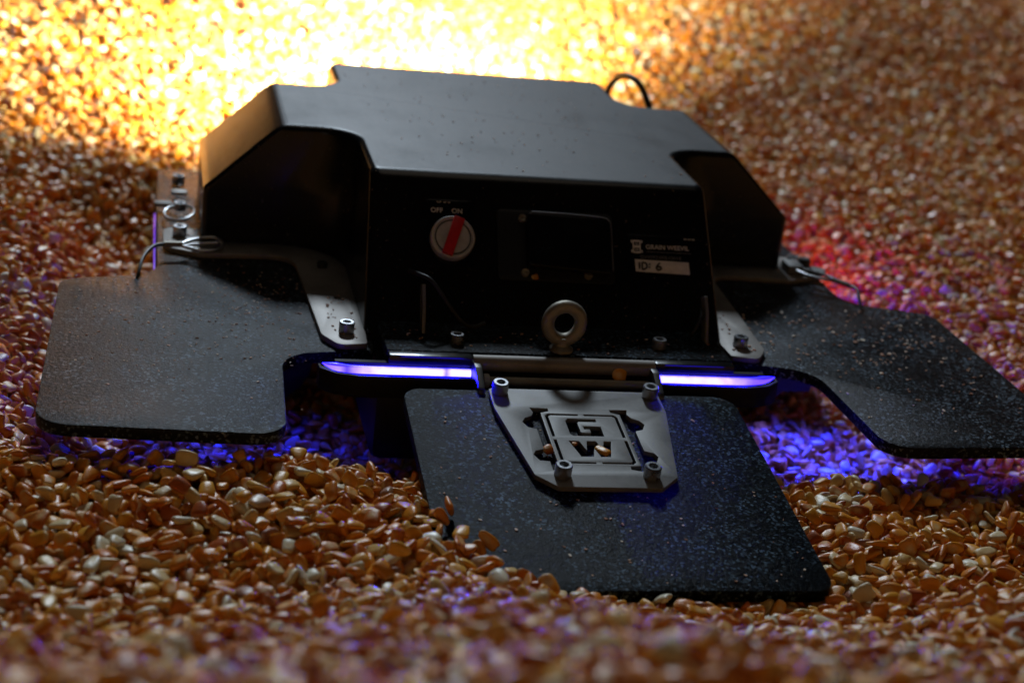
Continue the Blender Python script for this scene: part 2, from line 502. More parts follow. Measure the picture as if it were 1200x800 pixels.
    for nm, (a, b, c, d) in dict(front=(-.3, .2, -.3, -.15), mid=(-.1, .3, .45, .7), far=(0, .6, .9, 1.5)).items():
        i0, i1, j0, j1 = int((a - X0) / GR), int((b - X0) / GR), int((c - Y0) / GR), int((d - Y0) / GR)
        print('layer', nm, float((H - T0)[i0:i1, j0:j1].mean()))
    return np.concatenate(P), np.concatenate(R_), np.concatenate(S_), H

def mat_kernel():
    N = Nodes('corn_kernel')
    oi = N.n('ShaderNodeObjectInfo')
    body = N.ramp([(0.00, (0.42, 0.085, 0.010)), (0.12, (0.60, 0.165, 0.012)), (0.34, (0.72, 0.235, 0.014)), (0.58, (0.80, 0.310, 0.020)),
                   (0.76, (0.80, 0.40, 0.045)), (0.85, (0.74, 0.50, 0.19)), (0.93, (0.82, 0.74, 0.54)), (0.97, (0.82, 0.74, 0.54)), (1.0, (0.30, 0.06, 0.02))])
    N.l(oi, 'Random', body, 'Fac')
    at = N.n('ShaderNodeAttribute', attribute_name='germ')
    nz = N.noise(420, 4, 0.65)
    sc = N.n('ShaderNodeMath', operation='MULTIPLY_ADD'); sc.inputs[1].default_value = 0.5; sc.inputs[2].default_value = -0.25
    N.l(nz, 'Fac', sc, 0)
    ad = N.n('ShaderNodeMath', operation='ADD'); ad.use_clamp = True
    N.l(at, 'Fac', ad, 0); N.l(sc, 'Value', ad, 1)
    r2 = N.ramp([(0.15, (0, 0, 0)), (0.85, (0.68, 0.68, 0.68))]); N.l(ad, 'Value', r2, 'Fac')
    mx = N.n('ShaderNodeMix', data_type='RGBA'); N.l(r2, 'Color', mx, 'Factor'); N.l(body, 'Color', mx, 'A')
    mx.inputs['B'].default_value = (0.80, 0.58, 0.28, 1)
    N.l(mx, 'Result', N.b, 'Base Color')
    N.setb(Roughness=0.36)
    rr = N.n('ShaderNodeMapRange'); rr.inputs['To Min'].default_value = 0.22; rr.inputs['To Max'].default_value = 0.52
    N.l(nz, 'Fac', rr, 'Value'); N.l(rr, 'Result', N.b, 'Roughness')
    N.b.inputs['Subsurface Weight'].default_value = 0.0
    N.bump(nz, 'Fac', 0.45, 0.0006)
    return N.m
M['kernel'] = mat_kernel()

def kernel_mesh(seed, name='kernel', cut=1.0):
    r = random.Random(seed)
    n = 14; S = [0, .03, .10, .22, .36, .50, .64, .77, .88, .93, .965, .99]
    wtip = r.uniform(.42, .76); crown = r.uniform(.78, 1.0); peak = r.uniform(.60, .88)
    dent = r.uniform(.25, .9); bend = r.uniform(-.25, .25); ex = r.uniform(2.2, 3.4)
    def prof(s):
        if s < peak: w = wtip + (1 - wtip) * math.sin(s / peak * math.pi / 2) ** 0.9
        else: w = 1 - (1 - crown) * ((s - peak) / (1 - peak)) ** 2
        end = min(1.0, (s / 0.07 + 0.02)) ** 0.5 if s < .07 else 1
        e2 = math.sqrt(max(0.0, 1 - ((s - .88) / .125) ** 2)) if s > .88 else 1
        return w * end * max(e2, .22)
    bm = bmesh.new(); lay = bm.verts.layers.float.new('germ'); rings = []
    ph = [r.uniform(0, 6.28) for _ in range(3)]; skew = r.uniform(-.22, .22); lop = r.uniform(.06, .12)
    for s in S:
        w = prof(s); x = -.0055 + .011 * s * cut
        t = (0.50 + 0.5 * math.sin(min(1, s / .55) * math.pi / 2)) * (1 if s < .8 else 1 - .30 * (s - .8) / .2)
        t *= (w ** 0.55)
        ring = []
        for k in range(n):
            a = 2 * math.pi * k / n
            ca, sa = math.cos(a), math.sin(a)
            q = (abs(ca) ** ex + abs(sa) ** ex) ** (-1 / ex)
            lump = 1 + lop * math.sin(2 * a + ph[0] + 4 * s) + .05 * math.sin(3 * a + ph[1] + 2 * s)
            yy = .0040 * w * q * ca * lump; zz = .00235 * t * q * sa * lump
            # germ hollow on the upper face
            g = math.exp(-((yy / .0022) ** 2)) * math.exp(-((s - .40) / .24) ** 2) if sa > 0.2 else 0
            zz -= .00045 * g
            zz += bend * .0012 * (s - .5) ** 2 * 4
            yy += skew * .0040 * (s - .5) * 2 * .5
            xx = x + (.0006 * dent * (abs(ca) ** 2) if s > .9 else 0) - (.0011 * dent * (1 - abs(ca)) if s > .97 else 0)
            v = bm.verts.new((xx, yy, zz))
            v[lay] = max(0.0, min(1.0, 1.05 * g + (1 - s / .16 if s < .16 else 0) + (0.35 if s > .94 else 0)))
            ring.append(v)
        rings.append(ring)
    for A, B in zip(rings, rings[1:]):
        for k in range(n): bm.faces.new((A[k], A[(k + 1) % n], B[(k + 1) % n], B[k]))
    for ring, sgn in ((rings[0], -1), (rings[-1], 1)):
        c = sum((v.co for v in ring), Vector()) / n
        cv = bm.verts.new(c + Vector((sgn * .00012 - (sgn > 0) * .0004 * dent, 0, 0))); cv[lay] = 0.8 if sgn < 0 else .45
        for k in range(n):
            a, b = ring[k], ring[(k + 1) % n]
            bm.faces.new((a, b, cv) if sgn > 0 else (b, a, cv))
    bmesh.ops.recalc_face_normals(bm, faces=bm.faces)
    for f in bm.faces: f.smooth = True
    me = bpy.data.meshes.new(name); bm.to_mesh(me); bm.free()
    me.materials.append(M['kernel'])
    return me

# loose kernels are real things; the grain bed reuses their meshes
KM = [kernel_mesh(s) for s in (1, 2, 3, 4, 5, 6, 8, 11, 14, 15)] + [kernel_mesh(21, cut=.62), kernel_mesh(23, cut=.74)]

def mat_ground():
    N = Nodes('packed_corn')
    tc = N.n('ShaderNodeTexCoord')
    v = N.n('ShaderNodeTexVoronoi', Scale=95.0); N.l(tc, 'Object', v, 'Vector')
    sep = N.n('ShaderNodeSeparateColor'); N.l(v, 'Color', sep, 'Color')
    r = N.ramp([(0.0, (0.30, 0.09, 0.015)), (0.4, (0.55, 0.22, 0.03)), (0.8, (0.62, 0.34, 0.07)), (1.0, (0.62, 0.46, 0.22))])
    N.l(sep, 'Red', r, 'Fac'); N.l(r, 'Color', N.b, 'Base Color')
    inv = N.n('ShaderNodeMath', operation='SUBTRACT'); inv.inputs[0].default_value = 1.0
    N.l(v, 'Distance', inv, 1)
    N.bump(inv, 'Value', 1.0, 0.004)
    N.setb(Roughness=0.45)
    return N.m

def build_grain():
    P, R_, S_, H = settle()
    n = len(P)
    me = bpy.data.meshes.new('corn_grain_bed')
    me.vertices.add(n)
    me.vertices.foreach_set('co', P.astype(np.float32).ravel())
    for nm, arr in (('rot', R_), ('scl', S_)):
        a = me.attributes.new(nm, 'FLOAT_VECTOR', 'POINT'); a.data.foreach_set('vector', arr.astype(np.float32).ravel())
    a = me.attributes.new('var', 'INT', 'POINT'); a.data.foreach_set('value', rng.integers(0, len(KM), n).astype(np.int32))
    me.update()
    o = bpy.data.objects.new('corn_grain_bed', me); COL.objects.link(o)
    ng = bpy.data.node_groups.new('corn_grain_bed', 'GeometryNodeTree')
    ng.interface.new_socket('Geometry', in_out='INPUT', socket_type='NodeSocketGeometry')
    ng.interface.new_socket('Geometry', in_out='OUTPUT', socket_type='NodeSocketGeometry')
    gi = ng.nodes.new('NodeGroupInput'); go = ng.nodes.new('NodeGroupOutput')
    jn = ng.nodes.new('GeometryNodeJoinGeometry')
    for m in KM:
        src = bpy.data.objects.new('corn_kernel_source', m)
        oi = ng.nodes.new('GeometryNodeObjectInfo'); oi.inputs['Object'].default_value = src; oi.inputs['As Instance'].default_value = True
        ng.links.new(oi.outputs['Geometry'], jn.inputs[0])
    ip = ng.nodes.new('GeometryNodeInstanceOnPoints')
    ip.inputs['Pick Instance'].default_value = True
    ng.links.new(gi.outputs[0], ip.inputs['Points']); ng.links.new(jn.outputs[0], ip.inputs['Instance'])
    def attr(nm, dt):
        a = ng.nodes.new('GeometryNodeInputNamedAttribute'); a.data_type = dt; a.inputs['Name'].default_value = nm
        return a.outputs['Attribute']
    ng.links.new(attr('var', 'INT'), ip.inputs['Instance Index'])
    e = ng.nodes.new('FunctionNodeEulerToRotation')
    ng.links.new(attr('rot', 'FLOAT_VECTOR'), e.inputs[0]); ng.links.new(e.outputs[0], ip.inputs['Rotation'])
    ng.links.new(attr('scl', 'FLOAT_VECTOR'), ip.inputs['Scale'])
    ng.links.new(ip.outputs[0], go.inputs[0])
    md = o.modifiers.new('grain', 'NODES'); md.node_group = ng
    tag(o, 'loose orange and yellow corn kernels heaped all around the black machine', kind='stuff')
    print('kernels', n)
    # the packed grain below the loose kernels
    def grid(x0, x1, y0, y1, st, f):
        nx = int((x1 - x0) / st) + 1; ny = int((y1 - y0) / st) + 1
        gx = np.linspace(x0, x1, nx); gy = np.linspace(y0, y1, ny)
        Z = f(gx[:, None] + 0 * gy[None, :], gy[None, :] + 0 * gx[:, None])
        V = np.stack([np.repeat(gx, ny), np.tile(gy, nx), Z.ravel()], 1)
        F = [(i * ny + j, (i + 1) * ny + j, (i + 1) * ny + j + 1, i * ny + j + 1) for i in range(nx - 1) for j in range(ny - 1)]
        return V.tolist(), F
    V, F = grid(-6.0, 7.0, -3.0, 9.0, 0.02 * 2.5, lambda x, y: bed(x, y) - 0.002)
    # fine sheet near the rover, coarse sheet (a little lower) beyond
    V2, F2 = grid(X0, X1, Y0, Y1, 0.012, lambda x, y: bed(x, y) - 0.001)
    V = [(x, y, z - (0.03 if (X0 < x < X1 and Y0 < y < Y1) else 0.0)) for x, y, z in V]
    k = len(V)
    m2 = bpy.data.meshes.new('ground'); m2.from_pydata(V + V2, [], F + [tuple(i + k for i in f) for f in F2]); m2.update()
    g = link('ground', m2, mat_ground(), None, 60)
    tag(g, 'packed corn grain under the loose kernels', kind='structure')
    return H
HF = build_grain()
def grain_top(x, y):
    return float(HF[int((x - X0) / GR), int((y - Y0) / GR)])

# ------------------------------------------------------------------ the rover
rover = bpy.data.objects.new('grain_rover', None); COL.objects.link(rover)
rover.empty_display_size = 0.05
tag(rover, 'black robot with angular hood, three flat flaps and glowing violet light bars, sitting on corn', 'robot')

# ---- hood: rings of one outline lofted upward
HT = 0.0797
def hood_ring(z):
    t = z / HT
    yf = 0.0639 * t; a = 0.1041 - 0.0043 * t
    xo = 0.1894 if z < 0.0376 else 0.1894 - (0.1894 - 0.1447) * (z - 0.0376) / (HT - 0.0376)
    fr = 0.040; pf = 0.1463; pb = 0.2590; yb = 0.340 - 0.009 * t
    xo = max(xo, a + fr + 0.0035)
    half = [(a, yf, 0.007), (a, pf, fr), (xo, pf, 0.0040), (xo, pb, 0.0040), (a, pb, 0.030), (a, yb, 0.008)]
    pts = []
    for i, (x, y, r) in enumerate(half): pts.append((x, y, r))
    for x, y, r in reversed(half): pts.append((-x, y, r))
    # fixed number of points: 9 per corner
    return rounded(pts, 10)
def build_hood():
    zs = [-0.004, 0.0, 0.012, 0.024, 0.034, 0.0366, 0.0386, 0.042, 0.052, 0.062, 0.070, 0.0755]
    rr = 0.0042
    rings = [(z, hood_ring(z)) for z in zs]
    top = hood_ring(HT)
    n = len(top)
    def inset(P, d):
        out = []
        for i in range(n):
            p = Vector(P[i]); q = Vector(P[(i + 1) % n]) - Vector(P[i - 1]); q.normalize()
            nrm = Vector((-q.y, q.x))      # inward for counter-clockwise
            out.append((p.x + nrm.x * d, p.y + nrm.y * d))
        return out
    area = sum(top[i][0] * top[(i + 1) % n][1] - top[(i + 1) % n][0] * top[i][1] for i in range(n))
    sg = 1 if area > 0 else -1
    for k in range(1, 6):
        a = math.pi / 2 * k / 5
        z = HT - rr + rr * math.sin(a)
        rings.append((z, inset(hood_ring(z), sg * rr * (1 - math.cos(a)))))
    bm = bmesh.new(); R_ = []
    for z, P in rings: R_.append([bm.verts.new((x, y, z)) for x, y in P])
    for A, B in zip(R_, R_[1:]):
        for k in range(n): bm.faces.new((A[k], A[(k + 1) % n], B[(k + 1) % n], B[k]))
    # the flat deck: the cap butts against a duplicate ring so that its shading stays flat
    cap = [bm.verts.new(v.co) for v in R_[-1]]
    bm.faces.new(cap); bm.faces.new(R_[0][::-1])
    bmesh.ops.recalc_face_normals(bm, faces=bm.faces)
    me = bpy.data.meshes.new('hood'); bm.to_mesh(me); bm.free()
    return me
hood = link('hood', build_hood(), M['hood'], rover, 24)

# ---- side flaps (left traced, right mirrored)
def mirror(P): return [(-p[0],) + tuple(p[1:]) for p in P][::-1]
flapL = [(-0.2695, 0.079, .013), (-0.2155, 0.094, .020), (-0.2155, 0.310, .004), (-0.100, 0.310, 0), (-0.100, -0.0135, .004),
         (-0.1505, -0.0225, .022), (-0.1545, -0.1235, .016), (-0.2715, -0.1165, .017)]
for P in (flapL, mirror(flapL)):
    o = link('side_flap', sheet([rounded(P, 8)], -0.0065, 0.0, .0005), M['board'], rover)

# ---- steel brackets on the flaps with their bolts
brL = [(-0.1280, -0.001, .012), (-0.1195, -0.0160, .006), (-0.1040, -0.0125, .002), (-0.0985, 0.110, 0), (-0.1020, 0.170, 0), (-0.1860, 0.170, 0), (-0.2120, 0.170, .006), (-0.2120, 0.134, .006), (-0.1900, 0.1235, .008), (-0.1345, 0.1270, .016)]
SLOT = circle(-0.1130, 0.0560, 0.0028, 14)
def cap_screw(x, y, z, r=.0043, h=.0062, mat4=None, parent=rover, m='bolt', name='cap_screw'):
    ir = r * .52
    prof = [(r * .98, 0), (r, .0003), (r, h - .0005), (r - .0005, h), (ir + .0002, h), (ir, h - .0002)]
    me = lathe(prof, 24)
    bm = bmesh.new(); bm.from_mesh(me)
    # hexagonal socket
    hexr = [bm.verts.new((ir * math.cos(math.pi / 3 * k), ir * math.sin(math.pi / 3 * k), h - .0004)) for k in range(6)]
    hexb = [bm.verts.new((v.co.x, v.co.y, h - .0034)) for v in hexr]
    for k in range(6): bm.faces.new((hexr[k], hexr[(k + 1) % 6], hexb[(k + 1) % 6], hexb[k]))
    bm.faces.new(hexb)
    c = [v for v in bm.verts if abs(v.co.z - (h - .0002)) < 1e-6 and abs(math.hypot(v.co.x, v.co.y) - ir) < 1e-6]
    ring = sorted(c, key=lambda v: math.atan2(v.co.y, v.co.x) % (2 * math.pi - 1e-9))
    for i in range(len(ring)):
        p, q = ring[i], ring[(i + 1) % len(ring)]
        ai = i * 2 * math.pi / len(ring)
        hk = int((ai + 1e-6) // (math.pi / 3)) % 6; hk2 = int(((i + 1) * 2 * math.pi / len(ring) + 1e-6) // (math.pi / 3)) % 6
        try:
            if hk == hk2: bm.faces.new((p, q, hexr[hk]))
            else: bm.faces.new((p, q, hexr[hk2], hexr[hk]))
        except ValueError: pass
    bmesh.ops.recalc_face_normals(bm, faces=bm.faces)
    bm.to_mesh(me); bm.free()
    me.transform(Matrix.Translation((x, y, z)))
    if mat4 is not None: me.transform(mat4)
    return link(name, me, M[m], parent, 30)
for sgn, P in ((-1, brL), (1, mirror(brL))):
    hole = [(p[0] if sgn < 0 else -p[0], p[1]) for p in SLOT]
    b = link('steel_bracket', sheet([rounded(P, 8), hole], 0.0003, 0.0035, .0003), M['bracket_steel'], rover)
    cap_screw(sgn * 0.1140, 0.0030, 0.0035, parent=b)
    cap_screw(sgn * 0.2015, 0.2760, 0.0002, parent=b)
    cap_screw(sgn * 0.2020, 0.1560, 0.0035, parent=b)
    cap_screw(sgn * 0.1180, 0.1080, 0.0035, r=.0032, h=.0035, parent=b, m='dark_steel')
    link('bolt_head', lathe([(0, -.001), (.0026, -.001), (.0026, .0005), (.0012, .0008), (0, .0008)], 14, Matrix.Translation((sgn * .1130, .0560, .0012))), M['dark_steel'], b)

# ---- belly tub and the two augers below
tub = link('belly_tub', box_mesh(-0.100, 0.100, -0.028, 0.330, -0.060, -0.003, .006), M['black'], rover)
def auger_mesh(x, hand):
    bm = bmesh.new()
    R0, R1, y0, y1 = .018, .034, .065, .325; n = 20; m = 90
    rows = []
    for i in range(m + 1):
        y = y0 + (y1 - y0) * i / m
        row = []
        for k in range(n):
            a = 2 * math.pi * k / n
            d = ((a - hand * (y - y0) / .07 * 2 * math.pi) % (2 * math.pi)) / (2 * math.pi)
            d = min(d, 1 - d)
            r = R0 + (R1 - R0) * (1 if d < .07 else 0)
            row.append(bm.verts.new((x + r * math.cos(a), y, -.040 + r * math.sin(a))))
        rows.append(row)
    for A, B in zip(rows, rows[1:]):
        for k in range(n): bm.faces.new((A[k], A[(k + 1) % n], B[(k + 1) % n], B[k]))
    bm.faces.new(rows[0][::-1]); bm.faces.new(rows[-1])
    bmesh.ops.recalc_face_normals(bm, faces=bm.faces)
    me = bpy.data.meshes.new('auger'); bm.to_mesh(me); bm.free(); return me
for s in (-1, 1): link('auger', auger_mesh(s * .158, s), M['black'], rover, 40)
# ---- front deck in front of the hood
deck = link('front_deck', box_mesh(-0.0965, 0.0965, -0.0335, 0.060, 0.0010, 0.0090, .0008), M['board_dark'], rover)
for x, y in ((-.0570, -.0205), (.0584, -.0175)): cap_screw(x, y, .0090, r=.0040, h=.0052, parent=deck)
# lifting eye
eye = link('lifting_eye', tube_mesh([(.0092 * math.cos(a), -.0262, .0247 + .0096 * math.sin(a)) for a in [2 * math.pi * k / 28 for k in range(28)]], .0036, 12, closed=True, smooth_path=False), M['zinc'], rover, 60)
link('eye_shank', lathe([(.0066, .0090), (.0066, .0105), (.0040, .0122), (.0034, .0150), (.0042, .0168), (0, .0168)], 20, Matrix.Translation((0, -.0262, 0))), M['zinc'], eye, 40)

# ---- hinge: rounded steel bar, thin rod, cheeks, spacer
hinge = link('hinge_bar', tube_mesh([(-.0505, -.0372, .0044), (.0505, -.0372, .0044)], .0044, 20, smooth_path=False), M['bracket_steel'], rover, 50)
link('hinge_pin', tube_mesh([(-.0465, -.0455, -.0022), (.0465, -.0455, -.0022)], .0024, 16, smooth_path=False), M['zinc'], hinge, 50)
for s in (-1, 1):
    cheek = rounded([(-.062, -.012, .004), (-.030, -.012, .002), (-.030, .0060, .002), (-.047, .0062, .004), (-.062, -.0010, .004)], 4)
    m4 = Matrix(((0, 0, 1, s * .0490), (1, 0, 0, 0), (0, 1, 0, 0), (0, 0, 0, 1)))
    link('hinge_cheek', sheet([cheek], -.0018, .0018, .0003, m4), M['dark_steel'], hinge)
link('hinge_spacer', lathe([(0, -.0015), (.0036, -.0015), (.0038, -.0012), (.0038, .0012), (.0036, .0015), (0, .0015)], 18, Matrix(((0, 0, 1, -.0440), (1, 0, 0, -.0455), (0, 1, 0, -.0022), (0, 0, 0, 1)))), M['nylon'], hinge)
link('hinge_recess', box_mesh(-.0470, .0470, -.0330, -.0300, -.012, .0008, .0003), M['black'], hinge)

# ---- front flap, hinged and sloping down into the grain
FM = frame4(FLAP_O, (1, 0, 0), -_fd)       # local: x right, y up the slope, z out of the face
FM = Matrix.Translation(FLAP_O) @ Matrix(((1, 0, 0, 0), (0, -_fd.y, -_fd.z * -1 * -1, 0), (0, -_fd.z, -_fd.y * -1 * -1, 0), (0, 0, 0, 1)))
def flap_frame():
    u = Vector((1, 0, 0)); v = -_fd; n = u.cross(v)
    return Matrix(((u.x, v.x, n.x, FLAP_O.x), (u.y, v.y, n.y, FLAP_O.y), (u.z, v.z, n.z, FLAP_O.z), (0, 0, 0, 1)))
FM = flap_frame()
ff = rounded([(-.0905, 0, .010), (.0905, 0, .012), (.0905, -.1695, .010), (-.0905, -.1695, .010)], 8)
front_flap = link('front_flap', sheet([ff], -.0065, 0, .0006, FM), M['board_dark'], rover)
# logo plate: outline, tracks, broken square, G and W cut through it
L_TR = [(-0.0273, 0.0230), (-0.0179, 0.0232), (-0.0179, 0.0258), (-0.0225, 0.0276), (-0.0225, 0.0752), (-0.0168, 0.0758), (-0.0165, 0.0785), (-0.0216, 0.0800), (-0.0262, 0.0800),
        (-0.0262, 0.0724), (-0.0312, 0.0718), (-0.0334, 0.0667), (-0.0317, 0.0632), (-0.0272, 0.0615), (-0.0272, 0.0432), (-0.0315, 0.0415), (-0.0336, 0.0367), (-0.0317, 0.0331), (-0.0277, 0.0307), (-0.0263, 0.0274)]
R_TR = [(-0.0026 - x, v) for x, v in L_TR]
SA = [(-.0029, .0282), (-.0029, .0297), (-.0178, .0297), (-.0190, .0309), (-.0190, .0496), (-.0205, .0496), (-.0205, .0302), (-.0186, .0282)]
SB = [(-.0026 - x, v) for x, v in SA]
SC = [(x, .1022 - v) for x, v in SA]
SD = [(-.0026 - x, v) for x, v in SC]
SG = [(-.0107, .0349), (-.0092, .0326), (.0056, .0326), (.0056, .0354), (-.0040, .0354), (-.0048, .0364), (-.0048, .0448), (-.0040, .0458), (.0006, .0458), (.0006, .0424), (-.0024, .0424), (-.0024, .0396), (.0068, .0396), (.0068, .0488), (-.0093, .0488), (-.0107, .0470)]
SW = [(-.0128, .0535), (-.0076, .0535), (-.0052, .0622), (-.0034, .0535), (.0012, .0535), (.0032, .0622), (.0054, .0535), (.0092, .0535), (.0060, .0676), (.0010, .0676), (-.0010, .0600), (-.0028, .0676), (-.0092, .0676)]
loops = [rounded([(-.0460, -.0045, .002), (.0460, -.0045, .002), (.0460, -.0240, .002), (.0362, -.0845, .002), (.0262, -.0945, .002), (-.0262, -.0945, .002), (-.0362, -.0845, .002), (-.0460, -.0240, .002)], 4)]
for lp in (L_TR, R_TR, SA, SB, SC, SD, SG, SW): loops.append([(x, -v) for x, v in lp])
plate = link('logo_plate', sheet(loops, .0012, .0040, .00025, FM), M['steel'], front_flap)
for x, v in ((-.0407, .0085), (.0407, .0085), (-.0225, .0845), (.0225, .0845)):
    cap_screw(x, -v, .0040, r=.0043, h=.0064, mat4=FM, parent=front_flap)
    link('spacer', lathe([(0, 0.0001), (.0036, .0001), (.0036, .0012), (0, .0012)], 16, FM @ Matrix.Translation((x, -v, 0))), M['dark_steel'], front_flap)

# ---- light bars
def led(s):
    pts = [(s * .0515, -.0400, -.0006), (s * .070, -.0400, -.0006), (s * .095, -.0400, -.0006), (s * .108, -.0400, -.0006), (s * .115, -.0399, -.0004), (s * .1215, -.0394, .0002), (s * .1265, -.0384, .0008), (s * .1305, -.0370, .0014)]
    if s > 0: pts = [p if p[0] < .1 else (p[0] - .009, p[1], p[2]) for p in pts]
    me = tube_mesh(pts, .00215, 12, taper=lambda t: 1 if t < .74 else max(.12, 1 - ((t - .74) / .26) ** 1.5))
    core = (.056, .047, 1.0); mid = (.026, .016, 1.0); low_ = (.012, .005, .55)
    if s < 0: st = [(0.0, low_), (0.10, mid), (0.16, (.006, .003, .35)), (0.22, mid), (0.40, core), (0.80, core), (0.83, (.018, .012, .8)), (0.87, core), (1.0, core)]
    else: st = [(0.0, mid), (0.06, core), (.5, (.055, .040, 1)), (.72, mid), (.80, (.012, .006, .6)), (.90, low_), (1.0, low_)]
    o = link('light_bar', me, mat_bar('light_bar_violet', st, 24), rover, 80)
    # black housing above and below
    xs = sorted((s * .0510, s * .0960))
    link('light_bar_cover', box_mesh(xs[0], xs[1], -.0405, -.0335, .0035, .0085, .0006), M['gloss'], o)
    low = rounded([(s * .0510, -.0486, .001), (s * .1120, -.0486, .008), (s * .1310, -.0390, .003), (s * .1310, -.0290, .001), (s * .0510, -.0290, .001)], 5)
    if s > 0: low = [(x if x < .1 else x - .009, y) for x, y in low]
    xe = .124 if s < 0 else .115
    link('bar_light_blocker', box_mesh(min(s*.051, s*xe), max(s*.051, s*xe), -.0378, -.0342, -.0030, .0030, .0003), M['matte'], o)  # added strip that stops the bar's light going back and up
    link('light_bar_tray', sheet([low], -.0120, -.0034, .0005), M['matte'], o)
    lip = [(.0510, -.0500), (.1120, -.0500), (.1240, -.0470), (.1320, -.0400), (.1325, -.0340), (.1312, -.0340), (.1305, -.0392), (.1232, -.0456), (.1115, -.0485), (.0510, -.0485)]
    lip = [(x if x < .1 or s < 0 else x - .009, y) for x, y in lip]
    if s < 0: lip = mirror(lip)
    link('tray_lip', sheet([lip], -.0120, .0000, .0003), M['matte'], o)
    return o
for s in (-1, 1): led(s)
# blue light of the bars (the diodes inside them)
def diode(name, a, b, w, power, color, direction, parent=rover):
    a = Vector(a); b = Vector(b); c = (a + b) / 2
    d = bpy.data.lights.new(name, 'AREA'); d.shape = 'RECTANGLE'; d.size = (b - a).length; d.size_y = w
    d.energy = power; d.color = color
    o = bpy.data.objects.new(name, d); COL.objects.link(o)
    x = (b - a).normalized(); z = -Vector(direction).normalized(); z = (z - x * z.dot(x)).normalized(); y = z.cross(x)
    o.matrix_world = Matrix(((x.x, y.x, z.x, c.x), (x.y, y.y, z.y, c.y), (x.z, y.z, z.z, c.z), (0, 0, 0, 1)))
    o.parent = parent
    return o
BLUE = (0.006, 0.003, 1.0)
diode('bar_blue_light', (-.058, -.0430, -.0006), (-.112, -.0430, -.0006), .003, .26, BLUE, (0, -1, .05))
diode('bar_blue_light', (.058, -.0430, -.0006), (.104, -.0430, -.0006), .003, .20, BLUE, (0, -1, .05))
for s, pw in ((-1, .0012), (1, .0008)):      # added lamps for a blue glow along each cover's top rim, no real source
    d = diode('bar_blue_light', (s*.056, -.0412, .0078), (s*.090, -.0412, .0078), .0005, pw, (.004, .004, 1), (-s * .3, .8, 1)); d.data.spread = math.radians(130)
# side strips under the flaps: violet along the flanks, red at the tail
def strip(x, y0, y1, col, strength, power, lcol):
    s = 1 if x > 0 else -1
    me = box_mesh(min(x, x + s * .0012), max(x, x + s * .0012), y0, y1, -.0125, -.0085, .0003)
    o = link('side_light_strip', me, mat_emit('side_strip', [(0, col), (1, col)], strength * .3), rover)
    diode('strip_diodes', (x + s * .003, y0, -.0105), (x + s * .003, y1, -.0105), .004, power, lcol, (s, 0, -.12), rover)
strip(.2175, .105, .215, (.25, .04, 1), 3, .20, (.022, .002, 1))
strip(-.2160, .105, .235, (.20, .04, 1), 3, .018, (.012, .002, 1))
strip(.2175, .235, .300, (1, .05, .02), 3, .04, (1, .03, .01))
strip(-.2150, .245, .300, (1, .05, .02), 3, .005, (1, .06, .02))
for s, pw in ((1, .06), (-1, .010)):
    o = link('edge_light_strip', box_mesh(min(s*.262, s*.264), max(s*.262, s*.264), -.060, .060, -.0092, -.0066, .0003), mat_emit('edge_strip', [(0, (.2, .05, 1)), (1, (.2, .05, 1))], 0.5), rover)
    diode('strip_diodes', (s*.265, -.060, -.0080), (s*.265, .060, -.0080), .0024, pw, (.012, .002, 1), (s, 0, -.3))
for s in (-1, 1):
    link('side_rail', box_mesh(min(s*.200, s*.2165), max(s*.200, s*.2165), .100, .305, -.018, -.0065, .001), M['black'], rover)
# under-flap strips light the hollow
def under(x0, x1, y, power, tilt):
    link('under_light_strip', box_mesh(x0, x1, y, y + .003, -.0100, -.0068, .0004), mat_emit('under_strip', [(0, (.03, .03, 1)), (1, (.03, .03, 1))], 0.3), rover)
    d = diode('strip_diodes', (x0 + .003, y - .001, -.0100), (x1 - .003, y - .001, -.0100), .003, power, (.0003, .0015, 1), (0, -tilt, -1)); d.data.spread = math.radians(120)
under(.150, .235, .030, .032, .45)
under(.170, .245, -.050, .022, .3)
under(-.252, -.195, -.085, .009, .6)
for s, pw in ((1, .06), (-1, .010)):
    o = link('edge_light_strip', box_mesh(min(s*.262, s*.264), max(s*.262, s*.264), -.060, .060, -.0092, -.0066, .0003), mat_emit('edge_strip', [(0, (.2, .05, 1)), (1, (.2, .05, 1))], 0.5), rover)
    diode('strip_diodes', (s*.265, -.060, -.0080), (s*.265, .060, -.0080), .0024, pw, (.16, .03, 1), (s, 0, -.3))
for s in (-1, 1):
    link('side_rail', box_mesh(min(s*.200, s*.2165), max(s*.200, s*.2165), .100, .305, -.018, -.0065, .001), M['black'], rover)
# under-flap strips light the hollow
def under(s, power):
    y = .042
    me = box_mesh(min(s*.130, s*.220), max(s*.130, s*.220), y, y + .003, -.0100, -.0068, .0004)
    link('under_light_strip', me, mat_emit('under_strip', [(0, (.03, .03, 1)), (1, (.03, .03, 1))], 0.3), rover)
    d = diode('strip_diodes', (s*.135, y - .001, -.0100), (s*.215, y - .001, -.0100), .003, power, (.012, .018, 1), (s * .10, -.45, -1)); d.data.spread = math.radians(110)
under(1, .55); under(-1, .10)

# ---- face of the hood: frame lying on the sloping front
HM = frame4((0, 0, 0), (1, 0, 0), (0, .0639, .0797))
def on_face(x, v, z=0): return HM @ Matrix.Translation((x, v, z))
